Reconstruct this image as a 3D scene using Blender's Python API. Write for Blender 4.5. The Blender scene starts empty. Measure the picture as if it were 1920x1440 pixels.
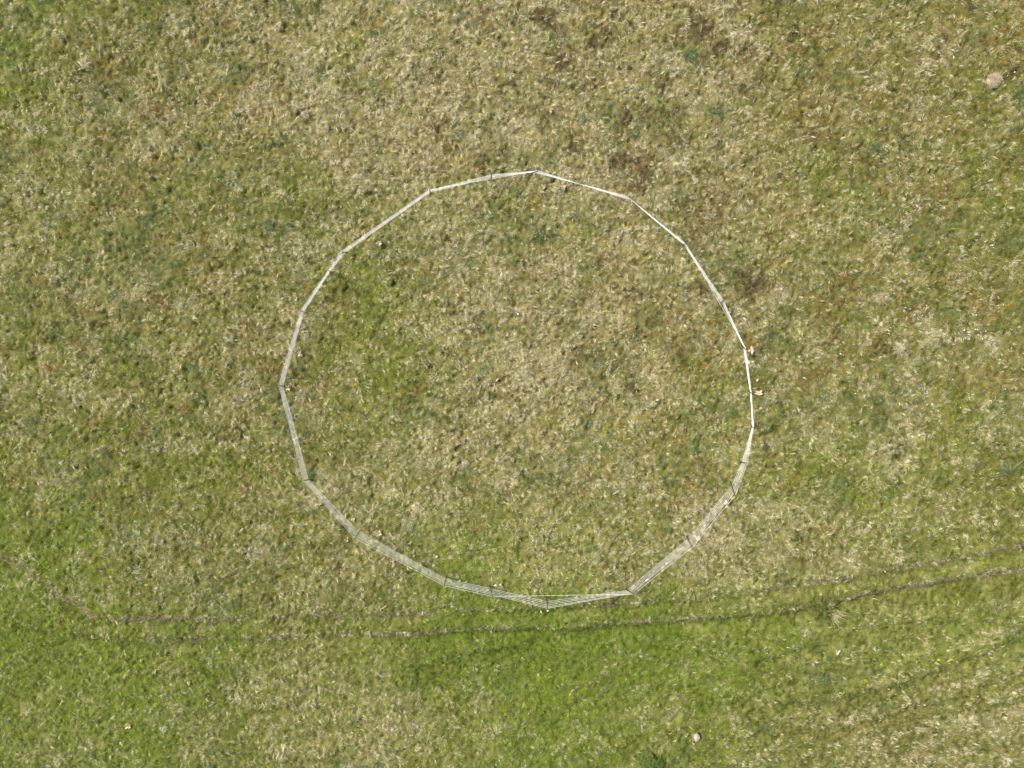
import bpy, bmesh, math, random
import numpy as np
from mathutils import Vector, Matrix
scn = bpy.context.scene
C = scn.collection
R = math.radians

# ------------------------------------------------------------------ camera, sky, sun
H = 20.0                       # drone height over the moor, metres
F = 1281.0                     # focal length in photo pixels (1920 wide)
TX, TY = -5.0, 1.0             # tilt of the gimbal off straight down, degrees
cam = bpy.data.objects.new('camera', bpy.data.cameras.new('camera'))
C.objects.link(cam)
cam.data.sensor_width = 36.0
cam.data.lens = 36.0 * F / 1920.0
cam.data.clip_start = 0.5
cam.data.clip_end = 3000
CAM_M = Matrix.Rotation(R(TY), 3, 'Y') @ Matrix.Rotation(R(TX), 3, 'X')
cam.matrix_world = Matrix.Translation((0, 0, H)) @ CAM_M.to_4x4()
scn.camera = cam
scn.render.resolution_x, scn.render.resolution_y = 1024, 768

SUN_ELEV, SUN_AZ = 46.0, 300.0       # azimuth measured from +Y (top of the picture) clockwise
w = bpy.data.worlds.new('World'); scn.world = w; w.use_nodes = True
nt = w.node_tree; nt.nodes.clear()
sky = nt.nodes.new('ShaderNodeTexSky'); sky.sky_type = 'NISHITA'; sky.sun_disc = False
sky.sun_elevation = R(SUN_ELEV); sky.sun_rotation = R(SUN_AZ); sky.dust_density = 3.0
bg = nt.nodes.new('ShaderNodeBackground'); bg.inputs[1].default_value = 0.10
out = nt.nodes.new('ShaderNodeOutputWorld')
nt.links.new(sky.outputs[0], bg.inputs[0]); nt.links.new(bg.outputs[0], out.inputs[0])
sd = bpy.data.lights.new('sun', 'SUN'); sd.energy = 3.4; sd.angle = R(10.0); sd.color = (1.0, 0.93, 0.80)
sun = bpy.data.objects.new('sun', sd); C.objects.link(sun)
sv = Vector((math.sin(R(SUN_AZ)) * math.cos(R(SUN_ELEV)), math.cos(R(SUN_AZ)) * math.cos(R(SUN_ELEV)), math.sin(R(SUN_ELEV))))
sun.rotation_euler = (-sv).to_track_quat('-Z', 'Y').to_euler()
sun.location = (0, 0, 30)
scn.view_settings.view_transform = 'Standard'; scn.view_settings.look = 'None'
scn.view_settings.exposure = 1.2; scn.view_settings.gamma = 1.0

# ------------------------------------------------------------------ photo pixel <-> moor
MN = np.array([[CAM_M[i][j] for j in range(3)] for i in range(3)])
def unproj(px, py, z=0.0):
    d = MN @ np.array([(px - 960) / F, -(py - 720) / F, -1.0])
    t = (z - H) / d[2]
    return np.array([d[0] * t, d[1] * t])
def to_px(x, y):
    """moor coordinates -> the layout grid the plan of the moor was surveyed in"""
    p = np.stack([x, y, np.full_like(x, -H)], 0)
    q = np.tensordot(MN.T, p, 1)
    return 960 + F * q[0] / -q[2], 720 - F * q[1] / -q[2]

# ------------------------------------------------------------------ noise
def _h(ix, iy, s):
    n = (ix * 374761393 + iy * 668265263 + s * 974634777) & 0xFFFFFFFF
    n = ((n ^ (n >> 13)) * 1274126177) & 0xFFFFFFFF
    n = ((n ^ (n >> 16)) * 2246822519) & 0xFFFFFFFF
    return ((n ^ (n >> 15)) & 0xFFFF) / 65535.0
def vnoise(x, y, s=0):
    xi = np.floor(x).astype(np.int64); yi = np.floor(y).astype(np.int64)
    u = x - xi; v = y - yi
    u = u * u * u * (u * (u * 6 - 15) + 10); v = v * v * v * (v * (v * 6 - 15) + 10)
    a = _h(xi, yi, s); b = _h(xi + 1, yi, s); c = _h(xi, yi + 1, s); d = _h(xi + 1, yi + 1, s)
    return (a + (b - a) * u) * (1 - v) + (c + (d - c) * u) * v
def fbm(x, y, s=0, o=3):
    r = 0; a = 1; t = 0
    for k in range(o):
        ca, sa = math.cos(0.6 + k * 1.3), math.sin(0.6 + k * 1.3)
        r = r + a * vnoise((x * ca - y * sa) * 2 ** k + 17.3 * k, (x * sa + y * ca) * 2 ** k - 9.1 * k, s + k)
        t += a; a *= 0.55
    return r / t
def sstep(a, b, x):
    t = np.clip((x - a) / (b - a), 0, 1); return t * t * (3 - 2 * t)

# ------------------------------------------------------------------ what grows where (survey grid of 160 px cells)
def G(rows): return np.array([[int(c) for c in r] for r in rows], float) / 9.0
DRY = G(['455778886555', '555788877554', '545467777544', '455547776554', '544547875555', '434557766554',
         '355565767654', '233442234455', '434575344566'])
LUSH = G(['421010000111', '311000000111', '322221100212', '311140001112', '221150012112', '433221122333',
          '632226422233', '765357887655', '675325765311'])
RUST = G(['322010114656', '443001123676', '443100022656', '343220121356', '444221134657', '243100012222',
          '111100000133', '001000000111', '110000001100'])
def grid(g, px, py):
    x = np.clip((px - 80) / 160, 0, 10.999); y = np.clip((py - 80) / 160, 0, 7.999)
    xi = x.astype(int); yi = y.astype(int); u = x - xi; v = y - yi
    u = u * u * (3 - 2 * u); v = v * v * (3 - 2 * v)
    return (g[yi, xi] * (1 - u) + g[yi, xi + 1] * u) * (1 - v) + (g[yi + 1, xi] * (1 - u) + g[yi + 1, xi + 1] * u) * v
# patches: kind, x, y, rx, ry, strength   b bluegreen rush, y yellow-green moss, n dark brown heather (one a hole painted dark), r rusty, p pale tan
PATCH = [('b', 1010, 442, 34, 24, 1), ('b', 1292, 102, 42, 20, .9), ('b', 255, 425, 48, 50, .7), ('b', 505, 425, 34, 22, .9),
 ('b', 908, 640, 34, 30, .8), ('b', 308, 495, 20, 30, .8), ('b', 250, 330, 22, 18, .8), ('b', 92, 243, 18, 12, .9), ('b', 60, 530, 26, 20, .7),
 ('b', 780, 760, 30, 24, .8), ('b', 850, 795, 20, 14, .8), ('b', 955, 290, 18, 20, .8), ('b', 868, 28, 12, 10, 1), ('b', 1332, 208, 14, 14, .9),
 ('b', 1642, 268, 28, 24, .8), ('b', 1700, 260, 40, 24, .5), ('b', 1760, 430, 60, 30, .5), ('b', 1460, 775, 30, 30, .6), ('b', 1706, 700, 50, 26, .5),
 ('b', 1548, 1262, 22, 26, .9), ('b', 950, 800, 20, 14, .8), ('b', 700, 160, 26, 14, .5), ('b', 710, 70, 20, 12, .5), ('b', 170, 620, 50, 25, .5),
 ('b', 215, 590, 40, 22, .5), ('b', 1080, 630, 30, 30, .4), ('b', 1100, 805, 34, 22, .5), ('b', 910, 560, 34, 16, .5), ('b', 965, 565, 14, 10, .7),
 ('b', 1275, 640, 30, 24, .5), ('b', 1600, 540, 40, 30, .35), ('b', 1850, 690, 30, 60, .5), ('b', 1900, 800, 30, 60, .5), ('b', 1645, 560, 50, 20, .4),
 ('b', 30, 590, 30, 30, .5), ('b', 150, 560, 40, 30, .5), ('b', 320, 520, 22, 22, .7), ('b', 480, 700, 30, 20, .5), ('b', 990, 420, 60, 14, .6),
 ('y', 60, 1080, 130, 90, .75), ('y', 250, 1290, 90, 80, .6), ('y', 1000, 1175, 320, 34, .35), ('y', 1440, 1190, 220, 34, .4), ('y', 690, 600, 60, 90, .45), ('y', 620, 700, 70, 80, .4), ('y', 590, 400, 80, 60, .35), ('y', 980, 1340, 160, 90, .25), ('y', 960, 1000, 120, 60, .35), ('y', 320, 620, 60, 40, .35), ('y', 380, 880, 120, 40, .35), ('y', 1560, 420, 90, 50, .3),
 ('y', 660, 655, 24, 20, 1), ('y', 655, 620, 30, 40, .6), ('y', 1425, 885, 18, 20, .8), ('y', 1400, 925, 8, 16, 1), ('y', 1378, 893, 20, 12, .8), ('y', 1362, 900, 12, 12, .8),
 ('y', 1635, 935, 36, 20, 1), ('y', 1568, 862, 28, 16, .8), ('y', 235, 705, 20, 16, .7), ('y', 40, 700, 40, 24, .5), ('y', 325, 345, 26, 20, .7),
 ('y', 1820, 330, 50, 50, .4), ('y', 262, 1250, 40, 40, 1), ('y', 250, 1350, 60, 60, .8), ('y', 1000, 1300, 40, 50, .6), ('y', 960, 1210, 180, 16, .5),
 ('y', 1035, 782, 10, 14, .8), ('y', 215, 900, 22, 10, .9), ('y', 265, 900, 30, 14, .6), ('y', 540, 590, 20, 14, .5), ('y', 30, 950, 30, 60, .6),
 ('y', 560, 300, 30, 30, .4), ('y', 205, 25, 90, 20, .5), ('y', 20, 140, 26, 40, .5), ('y', 1845, 150, 30, 26, .45), ('y', 470, 660, 20, 12, .7),
 ('n', 1022, 35, 19, 13, 1.2), ('n', 1312, 58, 15, 17, 1.1), ('n', 1356, 92, 16, 12, .9), ('n', 1410, 90, 18, 10, .7), ('n', 1052, 115, 18, 14, .9), ('n', 960, 155, 8, 10, .9),
 ('n', 1165, 302, 20, 12, .9), ('n', 1208, 330, 15, 12, 1.1), ('n', 1200, 290, 12, 14, .8), ('n', 1190, 350, 14, 8, .9), ('n', 1265, 257, 12, 9, .8),
 ('n', 1080, 280, 12, 9, .8), ('n', 1072, 262, 8, 6, .6), ('n', 815, 240, 16, 14, .6), ('n', 830, 235, 14, 8, .6), ('n', 1270, 215, 12, 10, .6),
 ('n', 1320, 405, 14, 12, .5), ('n', 1412, 530, 20, 20, .9), ('n', 1310, 545, 14, 12, .8), ('n', 1186, 553, 14, 8, .8), ('n', 1186, 732, 9, 9, .8), ('n', 1310, 445, 16, 14, .5),
 ('n', 1095, 660, 12, 8, .7), ('n', 1275, 670, 7, 12, .8), ('n', 1280, 375, 14, 14, .5), ('n', 1082, 5, 14, 8, .6), ('n', 895, 610, 9, 8, .8), ('n', 470, 150, 12, 10, .3),
 ('n', 935, 709, 7, 6, 1), ('n', 805, 145, 14, 18, .4), ('n', 1110, 155, 14, 14, .5), ('n', 1360, 380, 30, 20, .5), ('n', 1330, 400, 26, 26, .5), ('n', 990, 1095, 8, 4, .3),  # small patch beside the stake paints the darkness of a hole, not heather
 ('r', 215, 118, 24, 14, 1), ('r', 180, 140, 12, 10, .8), ('r', 295, 205, 18, 12, .9), ('r', 375, 78, 12, 18, .5), ('r', 225, 335, 14, 9, .8), ('r', 425, 185, 22, 12, .6),
 ('r', 55, 365, 14, 12, .7), ('r', 145, 567, 16, 9, .9), ('r', 430, 540, 26, 13, .8), ('r', 630, 575, 28, 16, .8), ('r', 465, 617, 22, 12, .8), ('r', 570, 550, 10, 10, .8),
 ('r', 568, 585, 12, 12, .8), ('r', 176, 785, 16, 10, .8), ('r', 85, 690, 16, 8, 1), ('r', 240, 605, 20, 10, .5), ('r', 1340, 690, 24, 16, .8), ('r', 1525, 695, 14, 9, .8),
 ('r', 1290, 722, 14, 9, 1), ('r', 1500, 70, 18, 10, .6), ('r', 1602, 292, 9, 9, 1), ('r', 1500, 90, 10, 10, .8), ('r', 1745, 105, 26, 18, .6), ('r', 1800, 148, 8, 7, 1),
 ('r', 1660, 330, 30, 14, .6), ('r', 1840, 565, 24, 16, .8), ('r', 1870, 575, 10, 8, 1), ('r', 1820, 710, 60, 20, .6), ('r', 1408, 800, 10, 9, 1), ('r', 1386, 905, 6, 8, 1),
 ('r', 1340, 880, 18, 12, .6), ('r', 1545, 225, 40, 12, .5), ('r', 1105, 555, 26, 14, .5), ('r', 1250, 600, 44, 26, .5), ('r', 1165, 590, 16, 10, .6), ('r', 1405, 648, 14, 10, .9),
 ('r', 1650, 645, 12, 12, .6), ('r', 990, 740, 10, 9, .8), ('r', 985, 675, 4, 6, 1), ('r', 1550, 800, 24, 14, .4), ('r', 1250, 820, 30, 30, .4), ('r', 1660, 340, 18, 10, .5), ('r', 1725, 250, 40, 16, .4), ('r', 1540, 260, 16, 10, .6),
 ('p', 965, 680, 26, 28, 1), ('p', 985, 725, 24, 16, .9), ('p', 1060, 355, 30, 14, .7), ('p', 1745, 100, 24, 22, .5), ('p', 1650, 135, 16, 12, .6), ('p', 760, 345, 22, 12, .6),
 ('p', 1650, 560, 18, 12, .6), ('p', 1740, 592, 20, 10, .6), ('p', 1800, 520, 20, 10, .6), ('p', 700, 320, 40, 20, .3), ('p', 1000, 330, 70, 12, .5), ('p', 1430, 835, 24, 10, .5),
 ('p', 1620, 985, 30, 8, .5), ('p', 1500, 975, 50, 16, .5), ('p', 300, 1010, 60, 16, .4), ('p', 320, 1080, 30, 12, .6), ('p', 1400, 1420, 26, 16, .5), ('p', 440, 640, 20, 12, .4),
 ('p', 1800, 622, 22, 12, .5), ('p', 150, 190, 16, 12, .6), ('p', 160, 210, 14, 26, .3), ('p', 480, 650, 14, 12, .4), ('p', 545, 650, 18, 12, .6), ('p', 390, 890, 26, 8, .6),
 ('p', 870, 1160, 60, 6, .3), ('p', 720, 1070, 40, 8, .4), ('p', 800, 610, 60, 20, .3), ('p', 1340, 960, 30, 12, .5), ('p', 1330, 1010, 40, 14, .6), ('p', 75, 380, 50, 12, .4)]
# worn wheel lines crossing below the ring: points, half width px, (bare soil stretches as x ranges)
LINES = [([(-260, 1010), (-120, 1012), (0, 1045), (40, 1063), (85, 1090), (115, 1117), (150, 1137), (182, 1160), (260, 1161), (400, 1160), (560, 1158), (720, 1154),
           (800, 1153), (900, 1150), (1010, 1147), (1110, 1137), (1200, 1130), (1300, 1124), (1400, 1115), (1500, 1098), (1580, 1087), (1680, 1070), (1790, 1050), (1860, 1035), (1920, 1024), (2060, 1003), (2200, 985)]),
         ([(-260, 1150), (-100, 1165), (40, 1175), (150, 1190), (250, 1199), (380, 1198), (500, 1195), (640, 1192), (760, 1190), (840, 1188), (890, 1183), (960, 1183), (1080, 1180), (1170, 1173), (1240, 1167), (1300, 1165),
           (1400, 1156), (1500, 1143), (1600, 1122), (1680, 1103), (1760, 1090), (1830, 1080), (1900, 1072), (2060, 1050), (2200, 1035)])]
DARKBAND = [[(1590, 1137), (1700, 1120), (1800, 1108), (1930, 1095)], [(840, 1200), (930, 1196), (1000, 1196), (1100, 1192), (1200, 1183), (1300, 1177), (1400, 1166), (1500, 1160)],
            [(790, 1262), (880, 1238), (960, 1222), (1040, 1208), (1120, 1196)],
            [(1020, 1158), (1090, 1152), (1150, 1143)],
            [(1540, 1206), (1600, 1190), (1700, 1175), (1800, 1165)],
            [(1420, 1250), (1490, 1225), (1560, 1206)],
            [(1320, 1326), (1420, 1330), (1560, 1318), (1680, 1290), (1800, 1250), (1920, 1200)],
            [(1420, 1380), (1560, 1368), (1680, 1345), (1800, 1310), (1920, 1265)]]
def dist_poly(px, py, pts):
    best = np.full(px.shape, 1e9)
    for (ax, ay), (bx, by) in zip(pts[:-1], pts[1:]):
        dx, dy = bx - ax, by - ay
        t = np.clip(((px - ax) * dx + (py - ay) * dy) / (dx * dx + dy * dy), 0, 1)
        d = np.hypot(px - ax - dx * t, py - ay - dy * t)
        # signed: positive below the line
        s = np.sign((py - ay) * dx - (px - ax) * dy)
        best = np.where(d < np.abs(best), d * s, best)
    return best
def fields(x, y):
    px, py = to_px(x, y)
    wx = (fbm(x * .9, y * .9, 50) - .5) * 90 + (fbm(x * 3, y * 3, 52) - .5) * 34
    wy = (fbm(x * .9, y * .9, 60) - .5) * 90 + (fbm(x * 3, y * 3, 62) - .5) * 34
    qx, qy = px + wx, py + wy
    n1 = fbm(x * 1.1, y * 1.1, 3) - .5; n2 = fbm(x * 2.6, y * 2.6, 8) - .5
    n3 = fbm(x * .55, y * .55, 14) - .5
    n4 = fbm(x * 8.0, y * 8.0, 12) - .5
    dry = grid(DRY, qx, qy) * 1.55 - .36 + n1 * .7 + n2 * 1.15 + n4 * 1.25 - .04
    lush = grid(LUSH, qx, qy) * 1.2 - .03 + n3 * .4 + n2 * .35
    rust = grid(RUST, qx, qy) + (fbm(x * 1.0, y * 1.0, 23) - .5) * .9 + (fbm(x * 3.2, y * 3.2, 27) - .5) * .9 - .12
    pit = sstep(.70, .80, vnoise(x * 13.7 + y * 3.1 + 91.3, y * 13.7 - x * 3.1 + 57.7, 646) * .8 + .2 * vnoise(x * 3, y * 3, 644)) * (1 - .5 * np.clip(lush, 0, 1))  # gaps between tufts; their shade is also put into the colours
    f = {'b': 0, 'y': 0, 'n': 0, 'r': 0, 'p': 0}
    sx = px + (fbm(x * 4, y * 4, 70) - .5) * 34; sy = py + (fbm(x * 4, y * 4, 75) - .5) * 34
    rg = 1.35 - 1.0 * fbm(x * 7, y * 7, 79)
    for k, cx, cy, rx, ry, s in PATCH:
        d = (((sx - cx) / rx) ** 2 + ((sy - cy) / ry) ** 2) / 1.45 * rg
        f[k] = np.maximum(f[k], s * np.exp(-np.minimum(d, 30) ** 2 * .45))
    # small random flecks of the same plants all over the moor
    f['b'] = np.maximum(f['b'], sstep(.60, .70, fbm(x * .85, y * .85, 90)) * .75)
    f['r'] = np.maximum(f['r'], sstep(.63, .73, fbm(x * 1.3, y * 1.3, 95)) * .75 * (py < 1100) * np.clip(.35 + 1.3 * grid(RUST, px, py), 0, 1))
    f['n'] = np.maximum(f['n'], sstep(.69, .77, fbm(x * 1.9, y * 1.9, 99)) * .7 * (py < 330) * (px > 820))
    f['y'] = np.maximum(f['y'], sstep(.56, .70, fbm(x * 1.0, y * 1.0, 105)) * np.clip(.15 + .9 * lush, 0, .8))
    f['p'] = np.maximum(f['p'], sstep(.57, .69, fbm(x * 1.4, y * 1.4, 115)) * np.clip(.3 + .6 * dry, 0, .8))
    f['n'] = f['n'] * (.45 + .8 * sstep(.38, .56, fbm(x * 9, y * 9, 123)))
    st = py + .32 * (px - 1250) + (fbm(x * 1.2, y * 1.2, 130) - .5) * 60
    f['stripe'] = sstep(-.1, .8, np.sin(st / 21.0 * math.pi)) * sstep(1180, 1500, px) * sstep(1200, 1300, py + .25 * (px - 1250)) * sstep(.2, .45, fbm(x * .9, y * .9, 133))
    d1 = dist_poly(px, py + (fbm(x * 2, y * 2, 31) - .5) * 12, LINES[0]); d2 = dist_poly(px, py + (fbm(x * 2, y * 2, 33) - .5) * 12, LINES[1])
    band = np.zeros_like(px)
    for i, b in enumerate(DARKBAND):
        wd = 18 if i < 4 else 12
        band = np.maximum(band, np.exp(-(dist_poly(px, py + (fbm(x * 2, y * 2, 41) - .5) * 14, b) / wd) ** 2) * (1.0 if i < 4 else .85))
    return dict(pit=pit, px=px, py=py, dry=dry, lush=lush, rust=rust, d1=d1, d2=d2, band=band, **f)
def height(x, y):
    px, py = to_px(x, y)
    h = (fbm(x * .12, y * .12, 200, 2) - .5) * .35
    h = h + (fbm(x * .9, y * .9, 210, 2) - .5) * .10
    h = h + (vnoise(x * 5.6, y * 5.6, 220) - .5) * .042 + (vnoise(x * 13 + 3, y * 13, 230) - .5) * .060
    h = h - .05 * sstep(.72, .86, vnoise(x * 13.7 + y * 3.1 + 91.3, y * 13.7 - x * 3.1 + 57.7, 646) * .8 + .2 * vnoise(x * 3, y * 3, 644))
    for L, dp in zip(LINES, (.09, .10)):
        d = dist_poly(px, py, L)
        h = h - dp * np.exp(-((d - 7) / 10.0) ** 2)
    for b in DARKBAND[:4]: h = h - .07 * np.exp(-(dist_poly(px, py, b) / 12) ** 2)
    for b in DARKBAND[4:]: h = h - .05 * np.exp(-(dist_poly(px, py, b) / 10) ** 2)
    return h
def gz(x, y): return float(height(np.array([x]), np.array([y]))[0])
def at(px, py, z=0.0):
    """point on the ground (plus z) under a survey position"""
    g = 0.0
    for _ in range(3):
        p = unproj(px, py, g + z); g = gz(p[0], p[1])
    return Vector((p[0], p[1], g + z))

# ------------------------------------------------------------------ materials
def mat(name, col=None, rough=.85, attr=None, noise=None, trans=0.0):
    m = bpy.data.materials.new(name); m.use_nodes = True
    t = m.node_tree; b = t.nodes['Principled BSDF']; b.inputs['Roughness'].default_value = rough
    b.inputs['Specular IOR Level'].default_value = .06 if attr else .25
    src = None
    if attr:
        a = t.nodes.new('ShaderNodeAttribute'); a.attribute_name = attr; src = a.outputs['Color']
    if noise:
        sc, amt = noise
        g = t.nodes.new('ShaderNodeNewGeometry')
        n = t.nodes.new('ShaderNodeTexNoise'); n.inputs['Scale'].default_value = sc; n.inputs['Detail'].default_value = 4
        t.links.new(g.outputs['Position'], n.inputs['Vector'])
        mr = t.nodes.new('ShaderNodeMapRange'); mr.inputs['To Min'].default_value = 1 - amt; mr.inputs['To Max'].default_value = 1 + amt
        mr.inputs['From Min'].default_value = .25; mr.inputs['From Max'].default_value = .75
        t.links.new(n.outputs['Fac'], mr.inputs['Value'])
        mx = t.nodes.new('ShaderNodeVectorMath'); mx.operation = 'SCALE'
        if src is not None: t.links.new(src, mx.inputs[0])
        else: mx.inputs[0].default_value = col
        t.links.new(mr.outputs[0], mx.inputs['Scale']); src = mx.outputs[0]
    if src is not None: t.links.new(src, b.inputs['Base Color'])
    elif col: b.inputs['Base Color'].default_value = (*col, 1)
    if trans:
        tr = t.nodes.new('ShaderNodeBsdfTranslucent'); ms = t.nodes.new('ShaderNodeMixShader'); ms.inputs[0].default_value = trans
        if src is not None: t.links.new(src, tr.inputs[0])
        else: tr.inputs[0].default_value = (*col, 1)
        o = t.nodes['Material Output']
        t.links.new(b.outputs[0], ms.inputs[1]); t.links.new(tr.outputs[0], ms.inputs[2]); t.links.new(ms.outputs[0], o.inputs[0])
    return m
M_ground = mat('moor_ground', rough=.95, attr='tint', noise=(9.0, .28))
M_grass = mat('moor_grass', rough=.7, attr='tint', trans=.25)
M_soil = mat('bare_peat', (.110, .084, .052), .95, noise=(16.0, .6))
M_post = mat('dark_grey_plastic', (.022, .026, .024), .6, noise=(12, .3))
M_rope = mat('white_polyrope', (.76, .74, .74), .7, noise=(9, .2))
M_cap = mat('pale_insulator', (.62, .68, .50), .5, noise=(30, .1))
M_joint = mat('blue_grey_joint', (.36, .42, .48), .5, noise=(30, .1))
M_rock = mat('pinkish_stone', (.31, .25, .195), .9, noise=(22, .35))
M_white = mat('white_stone', (.62, .60, .52), .85, noise=(25, .25))
M_dead = mat('withered_leaf', (.50, .395, .27), .8, noise=(18, .25), trans=.15)
M_deadr = mat('withered_leaf_rusty', (.40, .24, .13), .8, noise=(18, .35), trans=.15)
M_leaf = mat('green_leaf', (.10, .155, .03), .6, noise=(16, .4), trans=.25)
M_twig = mat('twig', (.14, .10, .06), .9, noise=(16, .3))
M_flower = mat('white_cotton_head', (.78, .78, .74), .8, noise=(20, .1))
M_plastic = mat('white_peg_plastic', (.78, .82, .86), .4, noise=(20, .05))
M_bluep = mat('slate_blue_peg', (.08, .12, .17), .5, noise=(20, .1))
M_wood = mat('pale_weathered_wood', (.42, .35, .22), .85, noise=(30, .25))
M_tus = mat('rush_blades', rough=.7, attr='tint', trans=.25)

# ------------------------------------------------------------------ helpers
def tag(o, label=None, cat=None, group=None, kind=None):
    if label: o['label'] = label
    if cat: o['category'] = cat
    if group: o['group'] = group
    if kind: o['kind'] = kind
    return o
def empty(name, loc):
    o = bpy.data.objects.new(name, None); o.empty_display_size = .1; C.objects.link(o); o.location = loc; return o
def obj(name, bm, m, parent=None, smooth=True):
    me = bpy.data.meshes.new(name); bm.to_mesh(me); bm.free()
    if smooth: me.polygons.foreach_set('use_smooth', [True] * len(me.polygons))
    me.materials.append(m)
    o = bpy.data.objects.new(name, me); C.objects.link(o)
    if parent: o.parent = parent
    return o
def np_mesh(name, verts, quads, cols, m, parent=None, smooth=True):
    me = bpy.data.meshes.new(name)
    nv, nq = len(verts), len(quads)
    me.vertices.add(nv); me.vertices.foreach_set('co', verts.astype(np.float32).ravel())
    me.loops.add(nq * 4); me.loops.foreach_set('vertex_index', quads.astype(np.int32).ravel())
    me.polygons.add(nq); me.polygons.foreach_set('loop_start', np.arange(0, nq * 4, 4, dtype=np.int32))
    if smooth: me.polygons.foreach_set('use_smooth', np.ones(nq, bool))
    me.update(calc_edges=True)
    if cols is not None:
        a = me.color_attributes.new('tint', 'FLOAT_COLOR', 'POINT')
        c4 = np.ones((nv, 4), np.float32); c4[:, :3] = cols
        a.data.foreach_set('color', c4.ravel())
    me.materials.append(m)
    o = bpy.data.objects.new(name, me); C.objects.link(o)
    if parent: o.parent = parent
    return o
def tube(bm, pts, rad, seg=8, caps=True):
    """round tube along pts; rad number or list"""
    rings = []
    n = len(pts)
    for i, p in enumerate(pts):
        a = Vector(pts[max(i - 1, 0)]); b = Vector(pts[min(i + 1, n - 1)])
        d = (b - a).normalized(); u = d.cross(Vector((0, 0, 1)))
        if u.length < 1e-3: u = d.cross(Vector((0, 1, 0)))
        u.normalize(); v = d.cross(u)
        r = rad[i] if isinstance(rad, (list, tuple)) else rad
        rings.append([bm.verts.new(Vector(p) + (u * math.cos(t) + v * math.sin(t)) * r) for t in [2 * math.pi * k / seg for k in range(seg)]])
    for a, b in zip(rings[:-1], rings[1:]):
        for k in range(seg): bm.faces.new((a[k], a[(k + 1) % seg], b[(k + 1) % seg], b[k]))
    if caps: bm.faces.new(rings[0][::-1]); bm.faces.new(rings[-1])

# ------------------------------------------------------------------ palette (linear albedo)
PAL = dict(straw=(.475, .435, .285), tan=(.295, .282, .155), olive=(.165, .160, .052), green=(.110, .152, .026), dark=(.038, .052, .010),
           blue=(.070, .140, .072), yellow=(.235, .30, .020), brown=(.046, .030, .020), rusty=(.27, .115, .030), white=(.56, .50, .32), ochre=(.26, .195, .035))
PA = {k: np.array(v) for k, v in PAL.items()}

# ------------------------------------------------------------------ ground: one sheet, fine in the middle, running to the horizon
def axis(lo, hi, step, far):
    core = np.arange(lo, hi + step / 2, step)
    o = []; d = step; p = 0
    while p < far: d *= 1.28; p += d; o.append(p)
    o = np.array(o)
    return np.concatenate([lo - o[::-1], core, hi + o])
ax = axis(-18.5, 18.5, .055, 900); ay = axis(-16.5, 12.5, .055, 900)
gx, gy = np.meshgrid(ax, ay)
fx, fy = gx.ravel(), gy.ravel()
gh = height(fx, fy)
g = fields(fx, fy)
soilcol = np.array((.090, .085, .022))[None, :] * (1 - np.clip(g['lush'], 0, 1)[:, None]) + np.array((.070, .100, .012))[None, :] * np.clip(g['lush'], 0, 1)[:, None]
soilcol = soilcol + np.clip(g['dry'], 0, 1)[:, None] * np.array((.075, .055, .030))[None, :]
far = sstep(17, 40, np.hypot(fx, fy))[:, None]
mean = PA['olive'][None, :] * .38 + (PA['tan'] * .22 + PA['green'] * .2)[None, :]
fn = fbm(fx * .35, fy * .35, 300, 3)[:, None]
gcol = soilcol * (1 - far) + mean * (.75 + .5 * fn) * far
gcol = gcol * (1 - .6 * g['pit'][:, None]); nb = np.clip(g['n'], 0, 1)[:, None]; gcol = gcol * (1 - nb * .7) + PA['brown'][None, :] * .6 * nb * .7  # shade in the pits painted into the ground colour; heather ground browned
nx, ny = len(ax), len(ay)
idx = np.arange(nx * ny).reshape(ny, nx)
q = np.stack([idx[:-1, :-1], idx[:-1, 1:], idx[1:, 1:], idx[1:, :-1]], -1).reshape(-1, 4)
ground = np_mesh('ground', np.stack([fx, fy, gh], 1), q, gcol, M_ground)
tag(ground, kind='structure')

# ------------------------------------------------------------------ bare wheel lines: peat showing in broken strips
rng = np.random.default_rng(7)
def track(pts, spans, name):
    P = np.array(pts, float)
    seg = np.hypot(*np.diff(P, axis=0).T); s = np.concatenate([[0], np.cumsum(seg)])
    bm = bmesh.new()
    for x0, x1, wd in spans:
        s0, s1 = np.interp([x0, x1], P[:, 0], s)
        n = max(6, int((s1 - s0) / 4)); prev = None
        for k in range(n + 1):
            t = s0 + (s1 - s0) * k / n
            px, py = np.interp(t, s, P[:, 0]), np.interp(t, s, P[:, 1])
            jit = (vnoise(np.array([px * .05]), np.array([py * .05]), 5)[0] - .5) * 9
            hw = wd * .72 * (.3 + 1.1 * vnoise(np.array([px * .13]), np.array([3.3]), 6)[0]) * min(1, .15 + 4 * min(k, n - k) / n)
            row = [bm.verts.new(at(px, py + jit + e * hw) + Vector((0, 0, .012 + .01 * (abs(e) < .5)))) for e in (-1, -.4, .4, 1)]
            if prev:
                for a in range(3): bm.faces.new((prev[a], prev[a + 1], row[a + 1], row[a]))
            prev = row
    o = obj(name, bm, M_soil); tag(o, kind='structure'); return o
SP1 = [(-40, 60, 2.6), (60, 98, 1.6), (98, 140, 3.5), (140, 200, 4.2), (200, 300, 3.6), (300, 450, 2.2), (510, 560, 2.0), (600, 660, 2), (700, 812, 2.6), (1115, 1160, 2.4), (1430, 1490, 1.6), (1540, 1580, 2.8), (1700, 1800, 2.6), (1830, 1920, 2.4)]
SP2 = [(360, 395, 2), (505, 560, 1.5), (690, 842, 1.6), (1180, 1205, 1.4), (1600, 1680, 2.4), (1680, 1790, 2.8), (1840, 1920, 2.4)]
track(LINES[0], SP1, 'track'); track(LINES[1], SP2, 'track')
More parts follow.
